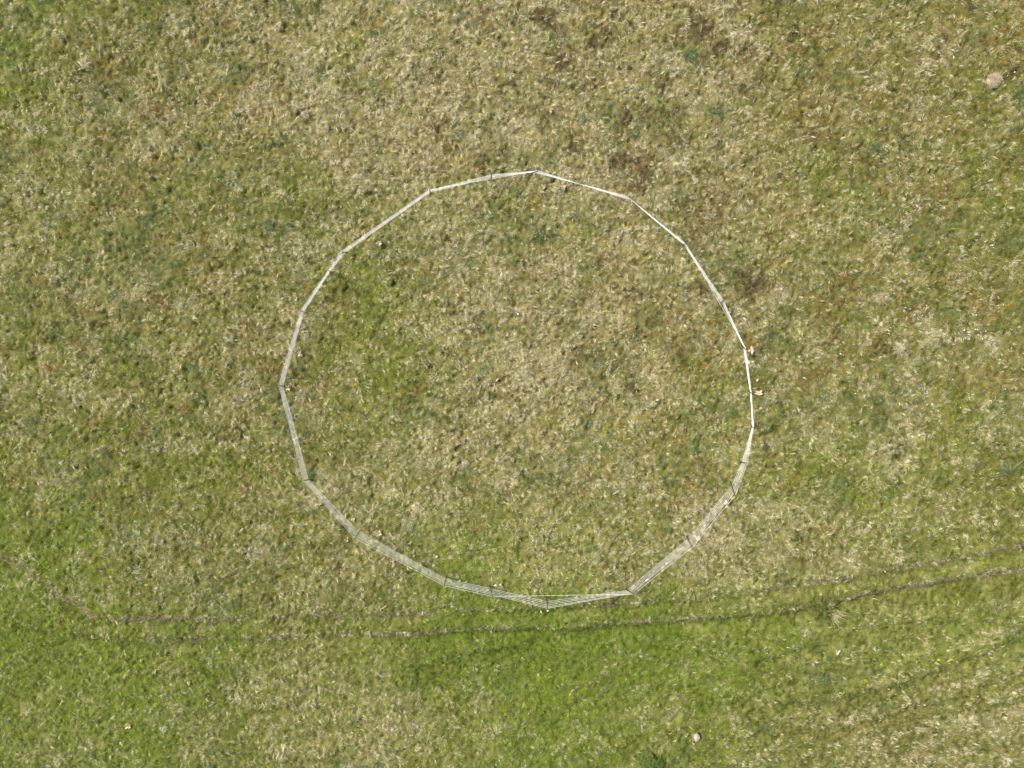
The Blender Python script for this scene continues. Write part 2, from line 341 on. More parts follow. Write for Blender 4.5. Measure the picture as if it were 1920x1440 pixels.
def soil_mask(px, d, spans):
    m = np.zeros_like(px)
    for x0, x1, wd in spans: m = np.maximum(m, ((px > x0) & (px < x1)) * np.exp(-(d / (wd * 1.15)) ** 2))
    return m

# ------------------------------------------------------------------ grass: one mat of bent blades, nobody could count it
def blades(x, y, ang, length, width, lift, bend, cols, seg=3, z0=None, zoff=0.0, droop=1.0):
    """arrays of blades -> ribbon mesh arrays (verts, quads, vertex colours)"""
    n = len(x); k = seg + 1
    t = np.linspace(0, 1, k)[None, :]
    dz = lift[:, None] * (4 * t * (1 - t * .5) * .5 - droop * .55 * t ** 3)
    a = ang[:, None] + bend[:, None] * t
    step = (length / seg)[:, None]
    cx = x[:, None] + np.concatenate([np.zeros((n, 1)), np.cumsum(np.cos(a[:, :-1]) * step, 1)], 1)
    cy = y[:, None] + np.concatenate([np.zeros((n, 1)), np.cumsum(np.sin(a[:, :-1]) * step, 1)], 1)
    if z0 is None: z0 = height(x, y)
    cz = z0[:, None] + dz + zoff
    wd = width[:, None] * (np.array([.75, 1.0, .8, .18]) if seg == 3 else np.linspace(1, .15, k))[None, :] * .5
    roll = np.random.default_rng(n).normal(0, .35, n)[:, None]
    sx = -np.sin(a) * wd * np.cos(roll); sy = np.cos(a) * wd * np.cos(roll); sz = wd * np.sin(roll)
    V = np.empty((n, k, 2, 3), np.float32)
    V[:, :, 0, 0] = cx - sx; V[:, :, 0, 1] = cy - sy; V[:, :, 0, 2] = cz - sz
    V[:, :, 1, 0] = cx + sx; V[:, :, 1, 1] = cy + sy; V[:, :, 1, 2] = cz + sz
    b = (np.arange(n) * k * 2)[:, None] + (np.arange(seg) * 2)[None, :]
    Q = np.stack([b, b + 1, b + 3, b + 2], -1).reshape(-1, 4)
    Cc = np.repeat(cols[:, None, :], k * 2, 1).reshape(-1, 3)
    return V.reshape(-1, 3), Q, Cc
def pick(p, r):
    c = np.cumsum(p, 1); c = c / c[:, -1:]
    return (r[:, None] > c).sum(1)
KEYS = ['straw', 'tan', 'olive', 'green', 'dark', 'blue', 'yellow', 'brown', 'rusty', 'ochre']
PM = np.stack([PA[k] for k in KEYS])
def mix(f, over):
    """share of each blade colour, painted shade of pits and hollows included; over=True for the bleached top layer"""
    z = np.zeros_like(f['dry'])
    dry = np.clip(f['dry'], 0, 1); lush = np.clip(f['lush'], 0, 1); ru = np.clip(f['rust'], 0, 1) ** 1.6
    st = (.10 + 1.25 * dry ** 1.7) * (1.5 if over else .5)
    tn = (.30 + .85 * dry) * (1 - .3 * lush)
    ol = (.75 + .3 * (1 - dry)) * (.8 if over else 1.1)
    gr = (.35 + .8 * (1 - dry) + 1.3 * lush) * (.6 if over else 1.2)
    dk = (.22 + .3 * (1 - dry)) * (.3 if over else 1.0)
    bl = .06 + z; ye = .04 + 1.0 * lush ** 1.5; br = .05 + .10 * dry; rs = .03 + .26 * ru; oc = .05 + 1.1 * ru
    P = np.stack([st, tn, ol, gr, dk, bl, ye, br, rs, oc], 1)
    def add(P, w, tgt): return P * (1 - w)[:, None] + np.array(list(tgt) + [0])[None, :] * (w * P.sum(1))[:, None]
    lim = lambda a: np.clip(a, 0, 1)
    P = add(P, lim(f['b']) * .85, [.04, .05, .08, .14, .14, .55, 0, 0, 0])
    P = add(P, lim(f['y']) * .75, [.03, .05, .2, .32, .05, 0, .35, 0, 0])
    P = add(P, lim(f['r']) * .9, [.05, .15, .15, .02, .05, 0, 0, .22, .36])
    P = add(P, lim(f['p']) * .92, [.74, .24, .02, 0, 0, 0, 0, 0, 0])
    P = add(P, lim(f['stripe']) * .8, [.0, .03, .3, .30, .37, 0, 0, 0, 0])
    P = add(P, lim(f['n']) * .92, [.03, .05, .06, .0, .14, 0, 0, .64, .08])
    P = add(P, lim(f['pit']) * .92, [0, 0, .1, .12, .76, 0, 0, .02, 0])  # shade down in the pits, painted as dark blades
    # the wheel lines: lush strip between them, pale fringe above each, shade of the hollow below painted in dark blades
    mid = lim(sstep(-4, 6, f['d1']) * sstep(4, -6, f['d2'])) * (f['px'] > 560)
    P = add(P, mid * .75, [.03, .06, .2, .42, .08, .02, .2, 0, 0])
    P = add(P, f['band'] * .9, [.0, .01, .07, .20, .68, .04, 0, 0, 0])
    fr = np.exp(-((f['d2'] + 4) / 4.0) ** 2) * (f['px'] > 380) + np.exp(-((f['d1'] + 4) / 4.0) ** 2) * .6
    fr = np.clip(fr, 0, 1)
    P = add(P, fr * .75, [.45, .4, .1, .05, 0, 0, .05, 0, 0])
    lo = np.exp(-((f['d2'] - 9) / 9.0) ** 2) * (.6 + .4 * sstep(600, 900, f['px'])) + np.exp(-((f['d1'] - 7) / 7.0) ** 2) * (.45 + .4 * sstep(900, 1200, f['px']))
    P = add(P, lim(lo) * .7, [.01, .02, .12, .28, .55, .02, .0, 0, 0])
    return P
X0, X1, Y0, Y1 = -18.2, 18.2, -16.2, 12.2
AREA = (X1 - X0) * (Y1 - Y0)
def layer(density, per, spread, L, W, LIFT, bendsd, fan, over, seed, aniso, seg=3):
    rng = np.random.default_rng(seed)
    nc = int(density * AREA / per)
    cx = rng.uniform(X0, X1, nc); cy = rng.uniform(Y0, Y1, nc)
    # the flow the wind and trampling has laid the grass in
    base = fbm(cx * .8, cy * .8, 400, 2) * 9.0 + (fbm(cx * 3.0, cy * 3.0, 410, 2) - .5) * 9
    pxc, pyc = to_px(cx, cy)
    comb = sstep(700, 1500, pxc) * sstep(950, 1250, pyc)
    base = base * (1 - comb) + (.55 + (base % 3.14 - 1.57) * .35) * comb
    base += rng.normal(0, aniso, nc)
    fc = fields(cx, cy)
    Pc = mix(fc, over)
    vn = vnoise(cx * 10 + seed, cy * 10, 500 + seed) * .6 + .6 * vnoise(cx * 20, cy * 20 + seed, 520 + seed) + rng.uniform(0, .8, nc)
    u = np.empty(nc); u[np.argsort(vn)] = (np.arange(nc) + .5) / nc
    main = pick(Pc, u)
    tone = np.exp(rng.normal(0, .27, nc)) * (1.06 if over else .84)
    ci = np.repeat(np.arange(nc), per)
    n = len(ci)
    x = cx[ci] + rng.normal(0, spread, n); y = cy[ci] + rng.normal(0, spread, n)
    short = 1 - .45 * np.clip(fc['n'], 0, 1) - .35 * np.clip(fc['pit'], 0, 1) - .25 * np.clip(fc['lush'], 0, 1) * (1 - over * .2) - .3 * fc['band']
    ln = rng.uniform(L[0], L[1], n) * short[ci]; wd = rng.uniform(W[0], W[1], n)
    ang = base[ci] + rng.normal(0, fan, n)
    own = pick(Pc[ci], rng.uniform(0, 1, n))
    k = np.where(rng.uniform(0, 1, n) < .72, main[ci], own)
    col = PM[k] * (tone[ci] * np.exp(rng.normal(0, .24, n)))[:, None]
    col = col * (1 + rng.normal(0, .05, (n, 3)))
    lift = rng.uniform(LIFT[0], LIFT[1], n) * (1 - .5 * np.clip(fc['n'], 0, 1)[ci])
    bend = rng.normal(0, bendsd, n) + rng.normal(0, bendsd * .8, nc)[ci]
    # keep the bare peat of the wheel lines open
    px, py = to_px(x, y)
    sm = np.maximum(soil_mask(px, fc['d1'][ci], SP1), soil_mask(px, fc['d2'][ci], SP2))
    keep = rng.uniform(0, 1, n) > sm * .55
    keep &= rng.uniform(0, 1, n) > np.clip(fc['n'][ci], 0, 1) * (.5 if over else .1)
    pitb = sstep(.70, .80, vnoise(x * 13.7 + y * 3.1 + 91.3, y * 13.7 - x * 3.1 + 57.7, 646) * .8 + .2 * vnoise(x * 3, y * 3, 644)) * (1 - .5 * np.clip(fc['lush'][ci], 0, 1))
    keep &= rng.uniform(0, 1, n) > pitb * (.85 if over else .3)
    return [a[keep] for a in (x, y, ang, ln, wd, lift, bend, np.clip(col, .01, .8))]
parts = []
specs = [dict(density=1150, per=12, spread=.040, L=(.04, .09), W=(.0045, .0095), LIFT=(.015, .045), bendsd=.4, fan=1.4, over=False, seed=11, aniso=.9, seg=2),
         dict(density=1000, per=9, spread=.026, L=(.05, .13), W=(.004, .0085), LIFT=(.025, .065), bendsd=.7, fan=.45, over=True, seed=12, aniso=.6, seg=2)]
off = 0; VV, QQ, CC = [], [], []
for sp in specs:
    v, qd, c = blades(*layer(**sp)[:8], seg=sp.get('seg', 3), zoff=(.0 if not sp['over'] else .012))
    VV.append(v); QQ.append(qd + off); CC.append(c); off += len(v)
# a thin scatter of long bleached curls lying on top, brightest where the moor is dry
rng = np.random.default_rng(31)
n = int(34 * AREA)
cx = rng.uniform(X0, X1, n); cy = rng.uniform(Y0, Y1, n); fc = fields(cx, cy)
kp = rng.uniform(0, 1, n) < np.clip(.25 + .8 * fc['dry'] - .5 * fc['band'] - .8 * np.clip(fc['n'], 0, 1) - .8 * np.clip(fc['b'], 0, 1) - fc['pit'] - .35 * fc['lush'], .04, 1)
cx, cy = cx[kp], cy[kp]; n = len(cx)
ci = np.repeat(np.arange(n), 5); m4 = len(ci)
a0 = rng.uniform(0, 6.28, n); pxc, pyc = to_px(cx, cy)
comb = (sstep(700, 1500, pxc) * sstep(950, 1250, pyc)) > rng.uniform(0, 1, n)
a0 = np.where(comb, .55 + rng.normal(0, .45, n), a0)
bd = rng.normal(0, 1.0, n)
v, qd, c = blades(cx[ci] + rng.normal(0, .02, m4), cy[ci] + rng.normal(0, .02, m4), a0[ci] + rng.normal(0, .18, m4), rng.uniform(.05, .15, n)[ci],
                  rng.uniform(.0035, .0075, m4), rng.uniform(.05, .10, m4), bd[ci] + rng.normal(0, .15, m4),
                  np.clip((PA['straw'] * .55 + PA['white'] * .45)[None, :] * np.exp(rng.normal(0, .15, n))[ci][:, None], 0, .75), zoff=.03)
VV.append(v); QQ.append(qd + off); CC.append(c); off += len(v)
# short trodden stubble and litter in the colours of the peat, along the worn stretches
rng = np.random.default_rng(77)
tx, ty, dens = [], [], []
for L, SP in zip(LINES, (SP1, SP2)):
    Pn = np.array(L, float); ss = np.concatenate([[0], np.cumsum(np.hypot(*np.diff(Pn, axis=0).T))])
    for x0, x1, wdp in SP:
        s0, s1 = np.interp([x0, x1], Pn[:, 0], ss); k = int((s1 - s0) * 7)
        t = rng.uniform(s0 - 6, s1 + 6, k)
        pxs = np.interp(t, ss, Pn[:, 0]); pys = np.interp(t, ss, Pn[:, 1])
        jit = np.array([(vnoise(np.array([q * .05]), np.array([w_ * .05]), 5)[0] - .5) * 9 for q, w_ in zip(pxs, pys)])
        ok = rng.uniform(0, 1, k) < -.15 + 1.3 * vnoise(pxs * .09, pxs * 0 + 7.7, 9)
        oy = rng.normal(0, wdp * .62, k)
        for a_, b_ in zip(pxs[ok], (pys + jit + oy)[ok]):
            p_ = unproj(a_, b_); tx.append(p_[0]); ty.append(p_[1])
tx, ty = np.array(tx), np.array(ty); k = len(tx)
pc = np.array([(.165, .122, .082), (.27, .21, .140), (.10, .074, .046), (.20, .155, .095), (.36, .29, .20)])[rng.choice(5, k, p=[.34, .2, .2, .18, .08])] * np.exp(rng.normal(0, .2, k))[:, None]
v, qd, c = blades(tx, ty, rng.uniform(0, 6.28, k), rng.uniform(.03, .085, k), rng.uniform(.006, .013, k), rng.uniform(.01, .035, k), rng.normal(0, .6, k), pc, seg=2, zoff=.012)
VV.append(v); QQ.append(qd + off); CC.append(c); off += len(v)
grass = np_mesh('moor_grass', np.concatenate(VV), np.concatenate(QQ), np.concatenate(CC), M_grass)
tag(grass, 'matted bleached and green moorland grass covering the ground', 'grass', kind='stuff')

# ------------------------------------------------------------------ the ring: an electric fence of plastic posts and white ropes
PH = 1.1
POSTS = [((1024.5, 1119), (1027, 1145)), ((1172, 1104), (1188, 1113.5)), ((1287, 1006), (1298, 1025)), ((1370, 904), (1377.5, 929)), ((1387, 867), (1400.3, 868)),
         ((1409, 799), (1411.7, 801)), ((1404.5, 733), (1407.5, 737)), ((1391, 648), (1397.5, 654.5)), ((1350.5, 569), (1356.5, 563)), ((1280, 460), (1284, 457)),
         ((1171, 366), (1184.5, 377.5)), ((997, 325), (1008, 321)), ((921, 336.5), (921.5, 327)), ((808.5, 362), (805.3, 357)), ((653, 473), (639.5, 473)),
         ((620, 510.5), (617, 507.5)), ((572, 586), (565, 583)), ((534, 724.5), (523.5, 723)), ((582, 899), (569.5, 901)), ((676, 993.5), (666.3, 1009)),
         ((837.5, 1081), (833.2, 1097.5)), ((919, 1098), (923.5, 1118))]
ends = []
for b, t in POSTS:
    B = at(*b)
    T2 = unproj(t[0], t[1], B.z + PH)
    ends.append((B, Vector((T2[0], T2[1], B.z + PH))))
mid = sum((e[0] for e in ends), Vector()) / len(ends)
fence = empty('electric_fence', mid)
tag(fence, 'ring of leaning dark plastic posts strung with six white ropes on the grass', 'fence')
FR = [.22, .37, .51, .65, .78, .965]; FR0 = [.31, .43, .56, .69, .79]
def rel(p): return Vector(p) - mid
post_white = {1: True}
for i, (B, T) in enumerate(ends):
    d = (T - B).normalized()
    bm = bmesh.new()
    lo = B - d * .12
    tube(bm, [rel(lo), rel(B + d * .02), rel(B + (T - B) * .5), rel(T)], [.004, .0125, .0115, .010], 8)
    # step-in foot tread and the rope clips moulded on the post
    side = d.cross(Vector((0, 0, 1)));
    if side.length < .01: side = Vector((1, 0, 0))
    side.normalize()
    tube(bm, [rel(B + d * .05 - side * .005), rel(B + d * .05 + side * .09)], [.009, .006], 6)
    outw = Vector((B.x - mid.x, B.y - mid.y, 0)).normalized()
    for f in (FR if i else FR0 + [FR[5]]):
        p = B + (T - B) * f
        tube(bm, [rel(p), rel(p + outw * .022), rel(p + outw * .026 + d * .014)], [.006, .006, .004], 6)
    po = obj('post', bm, M_post, fence)
    bm = bmesh.new()
    tube(bm, [rel(T - d * .006), rel(T + d * .012), rel(T + d * .024)], [.0135, .015, .006] if i else [.024, .026, .012], 8)
    obj('cap', bm, M_cap if i in (0, 10, 14) else M_post, po)
N = len(ends)
SKIP = {0, 8, 12}                         # the top rope has sprung off these posts
for s, f in enumerate(FR):
    pts = []
    ring = [i for i in range(N) if not (s == 5 and i in SKIP)]
    for a, i in enumerate(ring):
        j = ring[(a + 1) % len(ring)]
        f0 = FR0[s] if i == 0 else f; f1 = FR0[s] if j == 0 else f
        P0 = ends[i][0] + (ends[i][1] - ends[i][0]) * f0; P1 = ends[j][0] + (ends[j][1] - ends[j][0]) * f1
        o0 = Vector((P0.x - mid.x, P0.y - mid.y, 0)).normalized() * .022; o1 = Vector((P1.x - mid.x, P1.y - mid.y, 0)).normalized() * .022
        P0 = P0 + o0; P1 = P1 + o1; Ln = (P1 - P0).length
        rnd = random.Random(s * 97 + i)
        sag = Ln * (.006 + .004 * math.sin(i * 2.3)) * rnd.uniform(.85, 1.15); sw = rnd.uniform(-.003, .003)
        nseg = 10; lat = (P1 - P0).cross(Vector((0, 0, 1))).normalized()
        for k in range(nseg):
            t = k / nseg
            pts.append(rel(P0.lerp(P1, t) - Vector((0, 0, 4 * sag * t * (1 - t))) + lat * sw * math.sin(math.pi * t)))
    bm = bmesh.new(); pts.append(pts[0]); tube(bm, pts, .0028, 6, caps=False)
    obj('rope', bm, M_rope, fence)
# two rope joints on the span at the lower right
for (i, j, t, f) in ((2, 1, .40, .70), (2, 1, .74, .74)):
    P0 = ends[i][0].lerp(ends[i][1], f); P1 = ends[j][0].lerp(ends[j][1], f)
    p = P0.lerp(P1, t); d = (P1 - P0).normalized()
    bm = bmesh.new(); tube(bm, [rel(p - d * .05), rel(p - d * .03), rel(p + d * .03), rel(p + d * .05)], [.008, .020, .020, .008], 8)
    obj('rope_joint', bm, M_joint, fence)

# ------------------------------------------------------------------ stones, mound, pegs
def stone(name, px, py, sx, sy, sz, rz, m, seed, label, cat, sink=.25, group=None):
    rnd = random.Random(seed); bm = bmesh.new()
    bmesh.ops.create_icosphere(bm, subdivisions=3, radius=1)
    cuts = [Vector((rnd.gauss(0, 1), rnd.gauss(0, 1), rnd.gauss(0, .7))).normalized() for _ in range(9)]
    for v in bm.verts:
        p = v.co.copy()
        for c in cuts:
            dd = p.dot(c)
            if dd > .72: p -= c * (dd - .72)
        v.co = Vector((p.x * sx, p.y * sy, p.z * sz)) * (1 + rnd.uniform(-.02, .02))
    bmesh.ops.rotate(bm, verts=bm.verts, cent=(0, 0, 0), matrix=Matrix.Rotation(rz, 3, 'Z'))
    o = obj(name, bm, m, smooth=False); p = at(px, py, .05); o.location = p + Vector((0, 0, sz * (1 - sink)))
    tag(o, label, cat, group); return o
stone('stone', 1306, 1381, .10, .14, .06, R(-22), M_rock, 4, 'pale pinkish stone lying in green grass near the bottom edge', 'stone')
stone('stone', 1014.6, 1147, .022, .045, .03, R(10), M_white, 5, 'small whitish stone beside the bottom post of the ring', 'stone')
stone('stone', 1411, 678, .026, .026, .022, 0, M_white, 6, 'round whitish pebble on the right outside the ring, farther of two', 'stone')
stone('stone', 1403.5, 681, .034, .022, .022, R(-35), M_white, 7, 'long whitish pebble close against the right side ropes', 'stone')
stone('stone', 929, 1097, .050, .022, .022, R(20), M_white, 8, 'flat whitish chip inside the ring, left one of two by the lower posts', 'stone')
stone('stone', 938.5, 1096, .036, .026, .022, R(50), M_white, 9, 'stubby whitish chip inside the ring, right one of two by the lower posts', 'stone')

def hummock(px, py, r, hgt):
    rnd = np.random.default_rng(3); p = at(px, py)
    root = empty('moss_hummock', p)
    n = 44; a = np.linspace(-1, 1, n); X, Y = np.meshgrid(a, a); x, y = X.ravel(), Y.ravel()
    rr = np.hypot(x, y); rr = rr * (.8 + .45 * fbm(x * 2.2 + 4, y * 2.2, 15)); z = hgt * np.clip(1.1 - rr ** 2.2, -.6, 1) + (fbm(x * 5 + 9, y * 5, 5) - .5) * .05
    V = np.stack([x * r, y * r * 1.05, z], 1)
    top = sstep(.55, .75, fbm(x * 1.5 + .3, y * 1.5 + 4, 6) + .45 * (y + .1))[:, None]
    col = np.array((.34, .31, .19))[None, :] * (1 - top) + np.array((.24, .18, .13))[None, :] * top
    col = col * (.7 + .6 * fbm(x * 14, y * 14, 7))[:, None]
    idx = np.arange(n * n).reshape(n, n); q = np.stack([idx[:-1, :-1], idx[:-1, 1:], idx[1:, 1:], idx[1:, :-1]], -1).reshape(-1, 4)
    np_mesh('mound', V, q, col, M_tus, root)
    k = 1500; aa = rnd.uniform(0, 6.28, k); rad = np.sqrt(rnd.uniform(0, 1, k)) * (.85 + .35 * np.sin(aa * 3 + 1) * np.cos(aa * 2))
    bx, by = np.cos(aa) * rad * r, np.sin(aa) * rad * r
    bz = hgt * np.clip(1 - rad ** 2.2, 0, 1)
    cc = np.where((rnd.uniform(0, 1, k) < .6)[:, None], np.array((.42, .36, .25))[None, :], np.array((.25, .20, .14))[None, :]) * np.exp(rnd.normal(0, .25, k))[:, None]
    v, q, c = blades(bx, by, aa + rnd.normal(0, .9, k), rnd.uniform(.02, .06, k), rnd.uniform(.006, .012, k), rnd.uniform(.01, .03, k), rnd.normal(0, .6, k), cc, z0=bz)
    np_mesh('moss_tufts', v, q, c, M_tus, root)
    tag(root, 'pale round moss hummock with a purplish crown near the right edge', 'hummock')
hummock(1863, 151, .20, .10)

p = at(971, 589)
pg = empty('marker_peg', p)
bm = bmesh.new(); tube(bm, [(0, 0, -.05), (0, 0, .12)], [.006, .008], 8); obj('stem', bm, M_bluep, pg)
bm = bmesh.new(); tube(bm, [(0, 0, .115), (0, 0, .122), (0, 0, .145), (0, 0, .152)], [.010, .022, .022, .016], 12); obj('head', bm, M_plastic, pg)
bm = bmesh.new(); tube(bm, [(0, .018, .125), (.002, .05, .135)], [.012, .018], 8); obj('tab', bm, M_bluep, pg)
tag(pg, 'small white marker peg with a blue tab in dry grass inside the ring', 'peg')
p = at(932, 713)
bm = bmesh.new(); tube(bm, [(-.03, -.04, -.02), (.0, .0, .05), (.03, .045, .10), (.045, .065, .125)], [.026, .030, .022, .004], 8)
st = obj('wooden_stake', bm, M_wood); st.location = p
tag(st, 'short pointed pale wooden stake leaning beside a dark hole at the ring centre', 'stake')

# ------------------------------------------------------------------ rush and grass tussocks that stand out
def tussock(px, py, n, L, W, lift, cols, label, seed, dirs=None, name='grass_tussock', cat='tussock', sp=.05):
    rnd = np.random.default_rng(seed); p = at(px, py)
    a = rnd.uniform(0, 6.28, n) if dirs is None else rnd.normal(R(dirs[0]), R(dirs[1]), n)
    cc = np.array(cols)[rnd.integers(0, len(cols), n)] * np.exp(rnd.normal(0, .2, n))[:, None]
    r0 = np.clip(np.abs(rnd.normal(0, sp, n)), 0, sp * 1.7); a2 = rnd.uniform(0, 6.28, n)
    v, q, c = blades(np.cos(a2) * r0, np.sin(a2) * r0, a, rnd.uniform(L[0], L[1], n), rnd.uniform(W[0], W[1], n), rnd.uniform(lift[0], lift[1], n), rnd.normal(0, .3, n),
                     np.clip(cc, .01, .7), z0=np.full(n, .02))
    o = np_mesh(name, v, q, c, M_tus); o.location = p; tag(o, label, cat); return o
GR, DG, ST, WH, OL, BL = [tuple(PA[k]) for k in ('green', 'dark', 'straw', 'white', 'olive', 'blue')]
# big rush by the upper wheel line: dark heart, long straw blades swept to the lower right
tus = empty('rush_tussock', at(1547, 1141))
def fan(name, n, L, W, lift, cols, seed, dirs=None, sp=.06, off=(0, 0)):
    rnd = np.random.default_rng(seed)
    a = rnd.uniform(0, 6.28, n) if dirs is None else rnd.normal(R(dirs[0]), R(dirs[1]), n)
    cc = np.array(cols)[rnd.integers(0, len(cols), n)] * np.exp(rnd.normal(0, .2, n))[:, None]
    r0 = np.clip(np.abs(rnd.normal(0, sp, n)), 0, sp * 1.7); a2 = rnd.uniform(0, 6.28, n)
    v, q, c = blades(off[0] + np.cos(a2) * r0, off[1] + np.sin(a2) * r0, a, rnd.uniform(L[0], L[1], n), rnd.uniform(W[0], W[1], n), rnd.uniform(lift[0], lift[1], n),
                     rnd.normal(0, .22, n), np.clip(cc, .01, .7), z0=np.full(n, .03))
    return np_mesh(name, v, q, c, M_tus, tus)
fan('green_blades', 650, (.14, .44), (.008, .015), (.12, .30), [DG, OL, OL, DG, GR], 1, sp=.16, off=(-.02, .0))
fan('dry_blades', 48, (.34, .74), (.008, .014), (.14, .30), [ST, WH, (.3, .27, .13)], 2, dirs=(-36, 13), sp=.10, off=(.05, -.02))
fan('upright_dry_blades', 30, (.22, .40), (.007, .011), (.18, .30), [ST, (.3, .27, .13)], 5, dirs=(70, 22), sp=.05)
tag(tus, 'large dark green rush tussock with pale blades on the upper wheel line', 'tussock')
TUSS = [(1686, 652, 380, (.06, .18), (.006, .011), (.05, .11), [WH, ST, (.36, .33, .25), OL], 'whitish round grass tussock among orange tinged grass right of the ring', None),
        (1648, 561, 320, (.06, .17), (.006, .011), (.05, .11), [ST, (.36, .31, .2), OL, (.36, .31, .2)], 'cream coloured dome shaped tussock above the white flower scatter', None),
        (1893, 885, 90, (.25, .5), (.007, .012), (.10, .2), [GR, (.3, .3, .2), BL, OL], 'loose grey green fan of long grass at the right edge', (150, 40)),
        (1640, 275, 330, (.15, .32), (.007, .012), (.10, .2), [BL, GR, BL, DG], 'deep blue green sedge tussock in the upper right', None),
        (161, 126, 160, (.15, .28), (.008, .014), (.06, .14), [WH, ST, OL], 'pale wispy tussock left of a rusty patch in the upper left', (80, 50)),
        (508, 424, 330, (.12, .30), (.007, .012), (.10, .2), [BL, DG, BL, GR], 'dark blue green sedge tussock left of the upper left ropes', None),
        (1012, 443, 520, (.14, .34), (.007, .012), (.10, .2), [BL, DG, GR, DG], 'dark green sedge tussock inside the top of the ring', None),
        (1292, 104, 420, (.12, .34), (.007, .012), (.08, .2), [BL, GR, BL, DG], 'blue green sedge patch between brown heather patches above the ring', None),
        (1544, 1270, 330, (.12, .28), (.007, .012), (.10, .2), [BL, GR, DG], 'blue green sedge tussock below the rush tussock', None),
        (1495, 1012, 220, (.06, .14), (.007, .012), (.06, .12), [DG, GR, DG], 'small dark green sedge tuft in pale grass right of the lower right posts', None),
        (1333, 207, 240, (.08, .18), (.007, .012), (.08, .14), [BL, GR], 'small round green sedge tuft above the pale grass in the upper right', None)]
for i, (px, py, n, L, W, lf, cs, lab, dr) in enumerate(TUSS):
    sedge = 'sedge' in lab
    tussock(px, py, int(n * .75) if sedge else n, (.05, .17) if sedge else L, (.006, .011), (.03, .10) if sedge else lf, list(cs) + ([OL, tuple(PA['tan'])] if sedge else []), lab, 50 + i, dr,
            sp=(.12 if n > 400 else .09) if sedge else .07)

# ------------------------------------------------------------------ leafy bush at the bottom edge
def leafy(px, py, r, hgt, n, seed, label):
    rnd = random.Random(seed); p = at(px, py); root = empty('leafy_bush', p)
    bm = bmesh.new()
    for _ in range(13):
        a = rnd.uniform(0, 6.28); q = rnd.uniform(.4, .95) * r
        tube(bm, [(0, 0, -.05), (math.cos(a) * q * .5, math.sin(a) * q * .5, hgt * .6), (math.cos(a) * q, math.sin(a) * q, hgt * rnd.uniform(.6, 1))], [.008, .005, .002], 5)
    obj('stem', bm, M_twig, root)
    bm = bmesh.new()
    for _ in range(n):
        a = rnd.uniform(0, 6.28); q = math.sqrt(rnd.random()) * r * (1 + .25 * math.sin(3 * a + 1) + .15 * math.sin(5 * a)); z = hgt * (1.05 - .7 * (q / r) ** 2) * rnd.uniform(.35, 1)
        c = Vector((math.cos(a) * q, math.sin(a) * q, max(z, .02)))
        L = rnd.uniform(.018, .035); W = L * .5
        m = Matrix.Rotation(rnd.uniform(0, 6.28), 3, 'Z') @ Matrix.Rotation(rnd.gauss(0, .5), 3, 'X') @ Matrix.Rotation(rnd.gauss(0, .4), 3, 'Y')
        sh = [(-L, 0, 0), (-L * .3, -W, .004), (L * .5, -W * .7, .003), (L, 0, -.004), (L * .5, W * .7, .003), (-L * .3, W, .004)]
        bm.faces.new([bm.verts.new(c + m @ Vector(s)) for s in sh])
    obj('foliage', bm, M_leaf, root, smooth=False)
    tag(root, label, 'bush')
leafy(1218, 1432, .42, .34, 1500, 5, 'low leafy green bush at the bottom edge left of the pink stone')

# ------------------------------------------------------------------ withered plants with broad pale leaves
def withered(px, py, r, seed, label, m=None):
    rnd = random.Random(seed); bm = bmesh.new()
    n = rnd.randint(6, 9); a0 = rnd.uniform(0, 6.28)
    for k in range(n):
        a = a0 + k * 6.28 / n + rnd.gauss(0, .5); L = r * rnd.uniform(.45, 1.05); W = r * rnd.uniform(.12, .30)
        d = Vector((math.cos(a), math.sin(a), 0)); s = Vector((-d.y, d.x, 0)); bend = rnd.gauss(0, .3)
        rows = []
        for i, (t, wf) in enumerate(((0, .35), (.25, .8), (.5, 1.0), (.75, .75), (1, .08))):
            c = d * L * t + s * bend * L * t * t + Vector((0, 0, .035 + .03 * math.sin(t * 2.6) * rnd.uniform(.6, 1.3)))
            curl = .02 * math.sin(t * 3 + k)
            rows.append([bm.verts.new(c - s * W * wf + Vector((0, 0, curl + .012))), bm.verts.new(c), bm.verts.new(c + s * W * wf * rnd.uniform(.7, 1.1) + Vector((0, 0, .012 - curl)))])
        for a_, b_ in zip(rows[:-1], rows[1:]):
            for j in range(2): bm.faces.new((a_[j], a_[j + 1], b_[j + 1], b_[j]))
    o = obj('withered_plant', bm, m or M_dead); o.location = at(px, py) + Vector((0, 0, .02))
    tag(o, label, 'dead plant', 'withered pale plants scattered around the ring'); return o
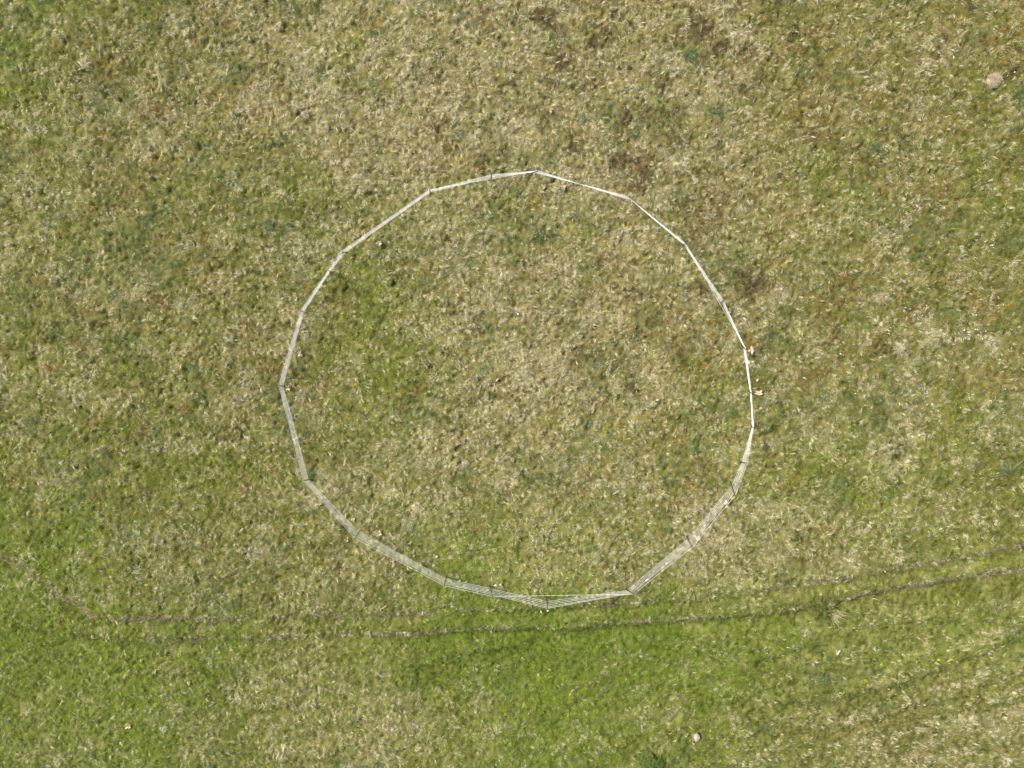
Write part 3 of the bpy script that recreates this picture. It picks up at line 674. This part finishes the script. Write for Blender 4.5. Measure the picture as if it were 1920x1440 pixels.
WP = [(712, 999, .14, 'pale withered plant inside the ring just right of the lower left post'), (664, 973, .12, 'withered pinkish plant inside the ropes above the lower left post'),
      (651, 1012, .15, 'spreading withered plant outside the ring below the lower left post'), (666, 1023, .06, 'tiny withered plant below the lower left post'),
      (680, 1036, .07, 'small withered sprig outside the ring left of the bottom left span'), (737, 1050, .11, 'withered plant under the ropes of the bottom left span'),
      (777, 1041, .08, 'withered plant just above the bottom left span'), (817, 1041, .12, 'flat withered plant inside the ring above the bottom left posts'),
      (806, 1056, .08, 'thin withered sprig near the bottom left span, left of a pair'), (814, 1058, .08, 'thin withered sprig near the bottom left span, right of a pair'),
      (862, 1089, .10, 'withered plant on the ropes between the two bottom left posts'), (914, 1104, .08, 'withered strip crossing the ropes left of the dark bottom post'),
      (683, 438, .12, 'withered plant outside the ropes of the upper left span'), (711, 457, .15, 'withered plant inside the ropes of the upper left span'),
      (541, 726, .14, 'pinkish withered plant inside the leftmost post'), (564, 663, .12, 'star shaped withered plant inside the left ropes'),
      (569, 622, .08, 'small withered plant inside the left ropes below the rusty patch'), (546, 655, .10, 'withered plant outside the left ropes'),
      (1408, 656, .15, 'orange tinged withered plant outside the right corner post'), (1421, 738, .15, 'broad withered plant outside the right ropes'),
      (1424, 765, .07, 'small withered plant below the broad one outside the right ropes'), (1418, 712, .08, 'withered sprig above the broad one outside the right ropes'),
      (1367, 583, .09, 'withered plant outside the upper right ropes'), (1359, 941, .10, 'withered plant on the ropes of the lower right span near the upper post'),
      (1319, 983, .09, 'withered plant on the ropes midway along the lower right span'), (1308, 1008, .12, 'withered plant touching the ropes by the lower right post'),
      (1357, 965, .08, 'curved withered leaf outside the lower right span'), (1186, 1083, .05, 'small round withered clump inside the bottom right post'),
      (1019, 351, .10, 'withered plant inside the ring below the top post'), (1056, 352, .13, 'yellowish withered sprigs inside the top right span'),
      (243, 1360, .14, 'withered plant in bright green grass at the lower left'), (163, 45, .09, 'withered plant near the top left corner'),
      (560, 582, .09, 'rusty withered plant touching the left post outside the ring'), (1568, 1219, .10, 'pale split withered leaf below the rush tussock')]
for i, (px, py, r, lab) in enumerate(WP):
    withered(px, py, r * .88, 100 + i, lab, M_deadr if px in (560,) else None)

# ------------------------------------------------------------------ cotton grass heads: white dots right of the ring
CG = [(875, 548), (890, 560), (958, 770), (970, 757), (1145, 436), (1143, 420), (1152, 402), (1203, 453), (1155, 190), (1172, 212), (1238, 290), (1258, 300), (1230, 310),
      (1290, 312), (1288, 330), (1305, 350), (1308, 332), (1310, 358), (1300, 378), (1322, 380), (1330, 338), (1368, 366), (1340, 410), (1242, 396), (1370, 185), (1545, 85),
      (1760, 240), (1755, 232), (1755, 280), (1752, 293), (1755, 310), (1780, 275), (1630, 330), (1588, 430), (1590, 440), (1620, 410), (1640, 415), (1665, 465), (1685, 425),
      (1640, 445), (1590, 465), (1565, 415), (1762, 590), (1758, 603), (1765, 580), (1780, 650), (1420, 866), (1543, 850), (1497, 690), (1795, 745), (1910, 830)]
CG = [(1280 + a / 3, 480 + b / 3) for a, b in CG] + [(1280 + a / 3, b / 3) for a, b in ((1800, 412), (1804, 440), (1845, 415), (1720, 1385), (1725, 1395), (1690, 1355), (1685, 1362))]
rnd = random.Random(8)
bm = bmesh.new()
tube(bm, [(0, 0, -.02), (.004, 0, .07), (.01, .004, .145)], .0016, 5)
for _ in range(16):
    a = rnd.uniform(0, 6.28); e = rnd.uniform(-.6, 1.2); d = Vector((math.cos(a) * math.cos(e), math.sin(a) * math.cos(e), math.sin(e)))
    c = Vector((.01, .004, .15)); tube(bm, [c - d * .002, c + d * .009, c + d * .018], [.004, .0075, .001], 5)
cot = obj('cotton_grass', bm, M_flower)
tag(cot, 'tiny white cotton grass head scattered in the grass right of the ring', 'cotton grass', 'white cotton grass heads right of the ring')
for i, (px, py) in enumerate(CG):
    o = cot if i == 0 else cot.copy()
    if i: C.objects.link(o)
    o.location = at(px, py) + Vector((0, 0, .01)); s = rnd.uniform(.5, .95); o.scale = (s, s, 1); o.rotation_euler = (0, 0, rnd.uniform(0, 6.28))
